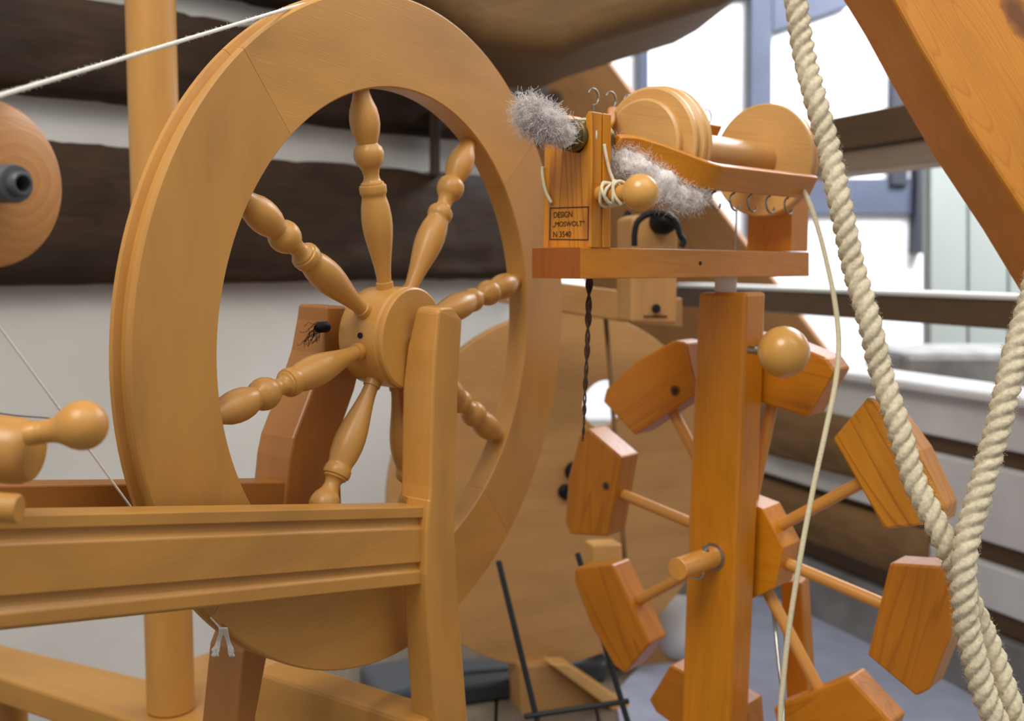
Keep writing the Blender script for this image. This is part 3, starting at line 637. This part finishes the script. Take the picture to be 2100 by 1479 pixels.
for k in range(8):
    a_ = -.203+k*PI/4; d = PU*math.cos(a_)+PV*math.sin(a_); tg = -PU*math.sin(a_)+PV*math.cos(a_)
    o = link('spoke', spm, None, ph, frame(PC, pdn, z=d)); smooth_ang(o) if k == 0 else None
    mt = frame(PC+d*PR, tg, y=d); o = link('paddle', pm2 if k == 1 else pm, None, ph, mt); bevel(o, .0022, 2)
    fp_ = PC+pdn*th2_
    if k == 3: knots(o, [(on(1385, 803, fp_, pdn), .006, 1)], lin(50, 22, 8))
    if k == 4: knots(o, [(on(1243, 997, fp_, pdn), .005, 1), (on(1276, 1000, fp_, pdn), .006, 1)], lin(60, 28, 10))
    if k == 1: knots(o, [(on(1783, 803, fp_, pdn), .009, 1.2)], lin(96, 40, 10))
# handle dowel
h1 = on(1462, 1142, PO, DD)
for k in range(400):
    h0 = h1-DD*(k*.0004)
    if CX+FP*h0.x/((h0.y)*cp-(h0-CAM).z*sp) <= 1389: break
cyl('handle', h1+DD*.004, h0, .0100, 'spoke', sp_t, .0006)
lathe('handle_washer', [(.0128, 0), (.0128, .0015), (.011, .002), (.009, .002)], h1+DD*.0005, -DD, 'steel', sp_t, 32)
hp = lambda x_, y_, r_: h0.lerp(h1, (x_-1389)/73)+(W(x_, y_, 1)-CAM).normalized()*0
hd = lathe('handle_screw', [(.0002, .004), (.0026, .003), (.0034, .001), (.0034, 0)], h0.lerp(h1, .72)+ZUP*.0092-SN*-.002, c2w((.1, -.3, 1)), 'steel', sp_t, 20)
hd_ = (h0.lerp(h1, .72)-CAM).dot(c2w((0, 1, 0)))
tube('handle_eye', [W(1430+13*math.cos(a2), 1174+13*math.sin(a2), hd_) for a2 in [math.radians(x_) for x_ in range(-60, 211, 30)]], .0011, 'steel', sp_t, 8, 4)
# ---- cord on the spinner
v, f = [], []
pax = (bc1-pb).normalized(); uu = pax.cross(ZUP).normalized()
def pegpt(t, ang, r_=.0082): return pb+(bc1-pb)*t+(uu*math.cos(ang)+ZUP*math.sin(ang))*r_
P = [fpx(1238, 290)*0+sd(1239, 296, .001), sd(1243, 320, .002), sd(1250, 350, .003), sd(1258, 375, .006)]
for i in range(46): P.append(pegpt(.16+.42*(i/45)+.05*math.sin(i), PI/2-i*.62, .0085+.0008*math.sin(i*1.7)))
tube_data(catmull(P, 6), .0013, 8, v, f)
cc = center_link('brake_cord', v, f, 'cord'); tag(cc, 'braided cream cord wound round the ball peg of the small spinner', 'cord')
lf = [on(x_, y_, fo-DD*.002, DD) for x_, y_ in ((1113, 342), (1112, 352), (1115, 375), (1121, 397), (1131, 416))]
o = tube('brake_cord', lf, .0013, 'cord', None, 8, 6); tag(o, 'short end of cream cord on the left side of the upright with the stamp', 'cord')
o = tube('brake_cord', [A(.006, .0128*math.cos(t), .0128*math.sin(t)) for t in (-.6, 0, .6, 1.2, 1.8)], .0013, 'cord', None, 8, 6); tag(o, 'cream cord loop lying over the brass orifice tube', 'cord')
# ---- grey wool roving: through the orifice, hanging behind the arm
def wool_path(P, R_, nh, v, f, curl, tmax=1.0):
    C = catmull(P, 12); n_ = len(C); fr_ = frames_along(C)
    rad_ = lambda t: R_[min(int(t*(len(R_)-1)), len(R_)-2)]*(1-(t*(len(R_)-1)) % 1 if t < 1 else 0)+R_[min(int(t*(len(R_)-1))+1, len(R_)-1)]*((t*(len(R_)-1)) % 1 if t < 1 else 1)
    k0_ = len(v); sg = 28
    for i in range(n_):
        t = i/(n_-1); tt, u_, w_ = fr_[i]
        for k in range(sg):
            a_ = 2*PI*k/sg; d = u_*math.cos(a_)+w_*math.sin(a_); q_ = C[i]+d*rad_(t)*.82; nz = noise.noise(q_*260)*.22+noise.noise(q_*90)*.3; v.append(C[i]+d*rad_(t)*(.80+nz))
    for i in range(n_-1):
        for k in range(sg): a_, b_ = k0_+i*sg+k, k0_+i*sg+(k+1) % sg; f.append((a_, b_, b_+sg, a_+sg))
    f.append(tuple(k0_+k for k in range(sg))[::-1]); f.append(tuple(k0_+(n_-1)*sg+k for k in range(sg)))
    for i in range(nh):
        ii = random.randint(0, int((n_-1)*tmax)); t = ii/(n_-1); tt, u_, w_ = fr_[ii]; a_ = random.random()*2*PI; d = u_*math.cos(a_)+w_*math.sin(a_)
        p_ = C[ii]+d*rad_(t)*random.uniform(.74, .98); L_ = random.uniform(.004, .011)*curl*(1.35-.5*t if tmax < 1 else 1); dir_ = (tt*random.choice((-1, 1))*random.uniform(.5, 1)+d*random.uniform(-.2, .35)+Vector([random.uniform(-.5, .5)]*1+[random.uniform(-.5, .5), random.uniform(-.5, .5)])).normalized()
        Q = [p_.copy()]
        for j in range(7):
            dir_ = (dir_+Vector((random.uniform(-.75, .75), random.uniform(-.75, .75), random.uniform(-.75, .75)))).normalized(); p_ = p_+dir_*L_/6; Q.append(p_.copy())
        tube_data(Q, .00009, 3, v, f)
v, f = [], []
wool_path([W(1078, 218, .775), W(1090, 238, .775), W(1112, 250, .78), W(1140, 264, .785), W(1163, 280, .80), AX0+DD*.002], [.004, .0100, .0118, .0098, .0090, .0080], 5200, v, f, 1.0, .72)
w1_ = center_link('wool', v, f, 'wool'); tag(w1_, 'tuft of grey wool pulled out of the brass orifice', 'wool', kind=None)
v, f = [], []
wool_path([W(1240, 312, .845), W(1262, 325, .838), W(1302, 347, .835), W(1350, 384, .835), W(1395, 405, .845), W(1428, 410, .855), W(1447, 399, .865)], [.010, .0142, .0145, .0146, .0112, .0070, .0015], 5200, v, f, .9)
w2_ = center_link('wool', v, f, 'wool'); tag(w2_, 'grey wool roving hanging from the tube below the flyer arm to the first hook', 'wool')
# ---- brown twisted yarn under the spinner, thin cord at the right
v, f = [], []
for ph_ in (0, PI):
    P = []
    base = catmull([W(1209, 560, .835), W(1207, 640, .835), W(1204, 720, .835), W(1200, 800, .835), W(1198, 860, .835), W(1195, 905, .835)], 14)
    for i, q_ in enumerate(base): am = .0015*(1-i/len(base)*.75); P.append(q_+Vector((math.cos(i*.55+ph_)*am, math.sin(i*.55+ph_)*am, 0)))
    tube_data(P, lambda t: .0016*(1-.75*t)*(1+.35*math.sin(t*37)), 8, v, f)
by = center_link('dark_yarn', v, f, 'brownyarn'); tag(by, 'uneven dark brown yarn hanging under the left end of the spinner base', 'yarn')
tc_ = tube('cord', [W(1640, 380, .96), W(1657, 410, .95), W(1678, 470, .94), (W(1697, 545, .93)), W(1712, 620, .92), W(1720, 700, .91), W(1714, 780, .90), W(1694, 880, .89), W(1668, 1000, .88), W(1640, 1150, .87), W(1618, 1290, .87), W(1606, 1400, .87), W(1600, 1500, .87), W(1598, 1900, .87)], .0022, 'cord', None, 10, 10)
tag(tc_, 'smooth pale cord hanging from the spinner end past the paddle wheel', 'cord')
wc = tube('wire', [W(1583, 1235, 1.02), W(1590, 1290, 1.02), W(1598, 1370, 1.0), W(1606, 1440, .98), W(1608, 1550, .96)], .0016, 'steel', None, 8, 8); tag(wc, 'thin grey wire dropping below the paddle wheel hub', 'wire')
# ================================================================== ROPES
def rope(P, R_, pitch, hand, label, seed=0):
    C = catmull(P, 30); 
    # resample evenly
    L_ = [0]
    for i in range(1, len(C)): L_.append(L_[-1]+(C[i]-C[i-1]).length)
    step = .0011; Q = []; j = 0
    for k in range(int(L_[-1]/step)):
        s = k*step
        while L_[j+1] < s: j += 1
        Q.append(C[j].lerp(C[j+1], (s-L_[j])/(L_[j+1]-L_[j])))
    fr_ = frames_along(Q); v, f = [], []; sg = 42
    for i, (q_, (tt, u_, w_)) in enumerate(zip(Q, fr_)):
        tw = hand*2*PI*i*step/pitch
        for k in range(sg):
            a_ = 2*PI*k/sg; loc = ((a_-tw) % (2*PI/3))-PI/3         # angle inside one strand
            # union of three circles of radius .54R centred at .5R
            dd_ = .40*R_; rs = .63*R_; rr = dd_*math.cos(loc)+math.sqrt(max(rs*rs-(dd_*math.sin(loc))**2, 0))
            pt = q_+(u_*math.cos(a_)+w_*math.sin(a_))*rr
            rr += noise.noise(pt*500+Vector((seed, 0, 0)))*.0006+noise.noise(pt*1500)*.00025
            # yarn grooves along each strand
            rr += .00022*math.sin(loc*22+i*.5)
            v.append(q_+(u_*math.cos(a_)+w_*math.sin(a_))*rr)
    for i in range(len(Q)-1):
        for k in range(sg): a_, b_ = i*sg+k, i*sg+(k+1) % sg; f.append((a_, b_, b_+sg, a_+sg))
    f.append(tuple(range(sg))[::-1]); f.append(tuple((len(Q)-1)*sg+k for k in range(sg)))
    for i in range(3500):
        ii = random.randint(0, len(Q)-1); tt, u_, w_ = fr_[ii]; a_ = random.random()*2*PI; d = u_*math.cos(a_)+w_*math.sin(a_); p_ = Q[ii]+d*R_*.95; dir_ = (d*random.uniform(.3, 1)+tt*random.uniform(-1.2, 1.2)).normalized(); H = [p_.copy()]
        for j in range(3): dir_ = (dir_+Vector([random.uniform(-.4, .4) for _ in range(3)])).normalized(); p_ = p_+dir_*random.uniform(.0004, .0014); H.append(p_.copy())
        tube_data(H, .00006, 3, v, f)
    return center_link('rope', v, f, 'rope')
RD1 = .80
r1_ = rope([W(1620, -60, .84), W(1632, 0, .83), W(1647, 101, .83), W(1672, 203, .82), W(1699, 304, .82), W(1720, 405, .81), W(1740, 500, .81), W(1751, 550, .81), W(1782, 657, .80), W(1807, 764, .80), W(1841, 871, .79), W(1872, 979, .785), W(1900, 1036, .78), W(1935, 1107, .775), W(1962, 1170, .78), W(1985, 1230, .785), W(2012, 1286, .785), W(2041, 1357, .78), W(2066, 1429, .775), W(2090, 1490, .775), W(2140, 1620, .77)], .0087, .030, 1, '')
tag(r1_, 'thick hemp rope hanging from the top centre-right and crossing the paddles', 'rope')
r2_ = rope([W(2128, 560, .77), W(2108, 639, .77), W(2081, 729, .765), W(2057, 836, .76), W(2028, 943, .76), W(2004, 1030, .757), W(1988, 1085, .755), W(1978, 1143, .752), W(1976, 1214, .752), W(1983, 1286, .755), W(2000, 1357, .755), W(2020, 1429, .755), W(2042, 1479, .755), W(2100, 1620, .755)], .0087, .030, 1, '', 4)
tag(r2_, 'thick hemp rope coming down from the right edge and twisting beside the other strand', 'rope')
# ================================================================== PLYWOOD SPINNING WHEEL IN THE BACKGROUND
bb, tt_ = -.378, -.105
pn = c2w((-math.sin(bb)*math.cos(tt_), -math.cos(bb)*math.cos(tt_), math.sin(tt_))); YC = W(1156, 1007, 1.513)
YU = Vector((-pn.y, pn.x, 0)).normalized(); YU = YU if YU.x > 0 else -YU
YV = YU.cross(pn); YV = YV if YV.z > 0 else -YV
pw = thing('plywood_wheel', 'background spinning wheel with a solid plywood disc and black hub bolts', 'spinning wheel', floorpt(YC))
def ypx(px, py, off=0): return on(px, py, YC+pn*off, pn)
cu = bpy.data.curves.new('d', 'CURVE'); cu.dimensions = '2D'; cu.fill_mode = 'BOTH'; cu.extrude = .008; cu.bevel_depth = .001
hc = ypx(1242, 830)-YC; hx, hy = hc.dot(YU), hc.dot(YV)
for (cx_, cy_, r_) in ((0, 0, .25), (hx, hy, .0355)):
    s_ = cu.splines.new('POLY'); s_.points.add(95)
    for i in range(96): s_.points[i].co = (cx_+r_*math.cos(2*PI*i/96), cy_+r_*math.sin(2*PI*i/96), 0, 1)
    s_.use_cyclic_u = True
to = bpy.data.objects.new('t', cu); COL.objects.link(to); bpy.context.view_layer.update()
me = bpy.data.meshes.new_from_object(to.evaluated_get(bpy.context.evaluated_depsgraph_get())); bpy.data.objects.remove(to)
me.materials.clear()
dsk = link('disc', me, 'ply', pw, frame(YC-pn*.009, YU, y=YV)); smooth_ang(dsk, 30)
lathe('hub_bolt', [(.0105, 0), (.0105, .008), (.0085, .010), (0, .010)], ypx(1158, 1008), pn, 'blackp', pw, 24)
lathe('crank_bolt', [(.0135, 0), (.0135, .010), (.011, .012), (0, .012)], ypx(1176, 966), pn, 'blackp', pw, 24)
cyl('axle', YC-pn*.16, YC-pn*.005, .008, 'steel', pw)
def bpx(px, py, D): return W(px, py, D)
def face(name, pix, D, th, mat, grain=None, bev=.002, label=None, n=None):
    n = n or Vector((.3, -.95, 0)).normalized(); return slab(name, pix, W(1250, 800, D), n, th, mat, pw, grain, bev, label)
face('cross_bar', [(1040, 566), (1305, 600), (1400, 612), (1400, 672), (1305, 664), (1040, 622)], 1.36, .04, 'ply', grain=Vector((1, .3, 0)))
# head block with black bearing
face('head_block', [(1296, 448), (1314, 440), (1384, 440), (1392, 450), (1388, 664), (1294, 661)], 1.24, .045, 'ply', grain=ZUP, bev=.003, label='pale wooden head block')
lathe('head_bolt', [(.0052, 0), (.0052, .002), (.004, .003), (0, .003)], W(1345, 633, 1.245), Vector((.3, -.95, 0)), 'black', pw, 20)
for i in range(9):
    xx = 1321+i*5.4; face('lettering', [(xx, 647), (xx+3.6, 647), (xx+3.6, 651.5), (xx, 651.5)], 1.2385, .0006, 'ink', bev=0)
lathe('head_bearing', [(.014, 0), (.014, .012), (.011, .022), (.006, .026), (0, .026)], W(1354, 455, 1.24), Vector((.3, -.95, -.1)), 'blackp', pw, 28, label='black round bearing cap')
tube('flyer_hoop', [W(1301, 505, 1.2), W(1302, 475, 1.2), W(1310, 452, 1.2), W(1335, 438, 1.2), W(1365, 440, 1.2), W(1386, 455, 1.2), W(1394, 480, 1.2), W(1402, 494, 1.2), W(1397, 506, 1.2)], .0036, 'blackp', pw, 10, 8)
tube('drive_loop', [W(1279, 475, 1.3), W(1283, 450, 1.3), W(1290, 434, 1.3)], .004, 'blackp', pw, 8, 5)
slab('frame_post', [(1212, 655), (1276, 655), (1276, 1175), (1214, 1175)], W(1240, 900, 1.60), Vector((.5, -.87, 0)), .03, 'ply', pw, grain=ZUP) if False else None
face('conrod', [(1216, 1120), (1230, 1118), (1276, 1116), (1280, 1180), (1216, 1182)], 1.33, .03, 'beech', grain=ZUP)
cyl('footman', W(1242, 648, 1.40), W(1284, 1180, 1.36), .0032, 'olive', pw, .0005, 10, label='thin brown connecting rod')
# diagonal leg and base board
face('leg', [(1230, 1130), (1300, 1207), (1366, 1282), (1440, 1366), (1560, 1500), (1620, 1570), (1540, 1650), (1440, 1545), (1305, 1408), (1160, 1250)], 1.62, .05, 'ply', bev=.003)
face('base_board', [(1066, 1366), (1130, 1362), (1310, 1500), (1500, 1660), (1420, 1760), (1070, 1480)], 1.50, .06, 'ply', bev=.004)
face('base_edge', [(1125, 1361), (1165, 1362), (1290, 1446), (1420, 1540), (1390, 1560), (1262, 1462)], 1.47, .03, 'beech', bev=.003)
# brown support leg behind the paddle wheel
sl = slab('rear_leg', [(1600, 1190), (1643, 1195), (1657, 1420), (1668, 1640), (1618, 1640), (1612, 1420)], W(1630, 1300, 1.1), Vector((-.5, -.85, 0)), .03, 'paddle', sp_t, grain=ZUP, bev=.002)
# ---- black wire rack in front of the plywood wheel
wrk = thing('wire_rack', 'black wire rack with two slanting rods and a cross rod on the floor', 'rack', floorpt(W(1180, 1470, 1.2)))
cyl('rod', W(1022, 1150, 1.22), W(1118, 1545, 1.2), .0034, 'darkmetal', wrk, .001, 12)
cyl('rod', W(1184, 1134, 1.24), W(1305, 1540, 1.2), .0034, 'darkmetal', wrk, .001, 12)
cyl('cross_rod', W(1075, 1470, 1.2), W(1290, 1438, 1.21), .0032, 'darkmetal', wrk, .001, 12)
for (x_, y_) in ((1118, 1545), (1305, 1540)):
    q = W(x_, y_, 1.2); cyl('rod', q, Vector((q.x+.01, q.y, 0.0)), .0034, 'darkmetal', wrk, .001, 12)
# ---- things on the floor
def lie(name, pix, z, th, mat, label, cat, bev=.004):
    fr = [hz(x_, y_, z) for x_, y_ in pix]; o = prism(name, fr, [p_-ZUP*(th-.0005) for p_ in fr], mat, None, fr[1]-fr[0], bev); return tag(o, label, cat)
lie('floor_bar', [(940, 1352), (1240, 1338), (1244, 1360), (940, 1378)], .03, .03, 'greyplastic', 'dark grey bar on the floor, the further of two under the plywood disc', 'bar', .006)
lie('floor_bar', [(930, 1384), (1060, 1372), (1066, 1392), (930, 1410)], .03, .03, 'darkmetal', 'short black bar on the floor, the nearer of two left of the disc foot', 'bar', .006)
lie('tray', [(735, 1362), (850, 1345), (870, 1400), (775, 1425)], .035, .035, 'greyplastic', 'dark grey tray on the floor between wheel rim and front post', 'tray', .008)
lie('floor_sheet', [(1262, 1420), (1345, 1330), (1470, 1225), (1640, 1222), (1804, 1318), (1990, 1424), (2200, 1560), (2000, 1760), (1300, 1700)], .003, .003, 'sheet', 'pale blue sheet lying on the floor below the paddles', 'sheet', 0)
q = hz(1392, 1350, 0); so = sphere('round_stone', Vector((q.x, q.y, .05)), .05, 'lowplaster', None); tag(so, 'round pale pinkish stone on the floor left of the square post', 'stone')
print('objects', len(bpy.data.objects))
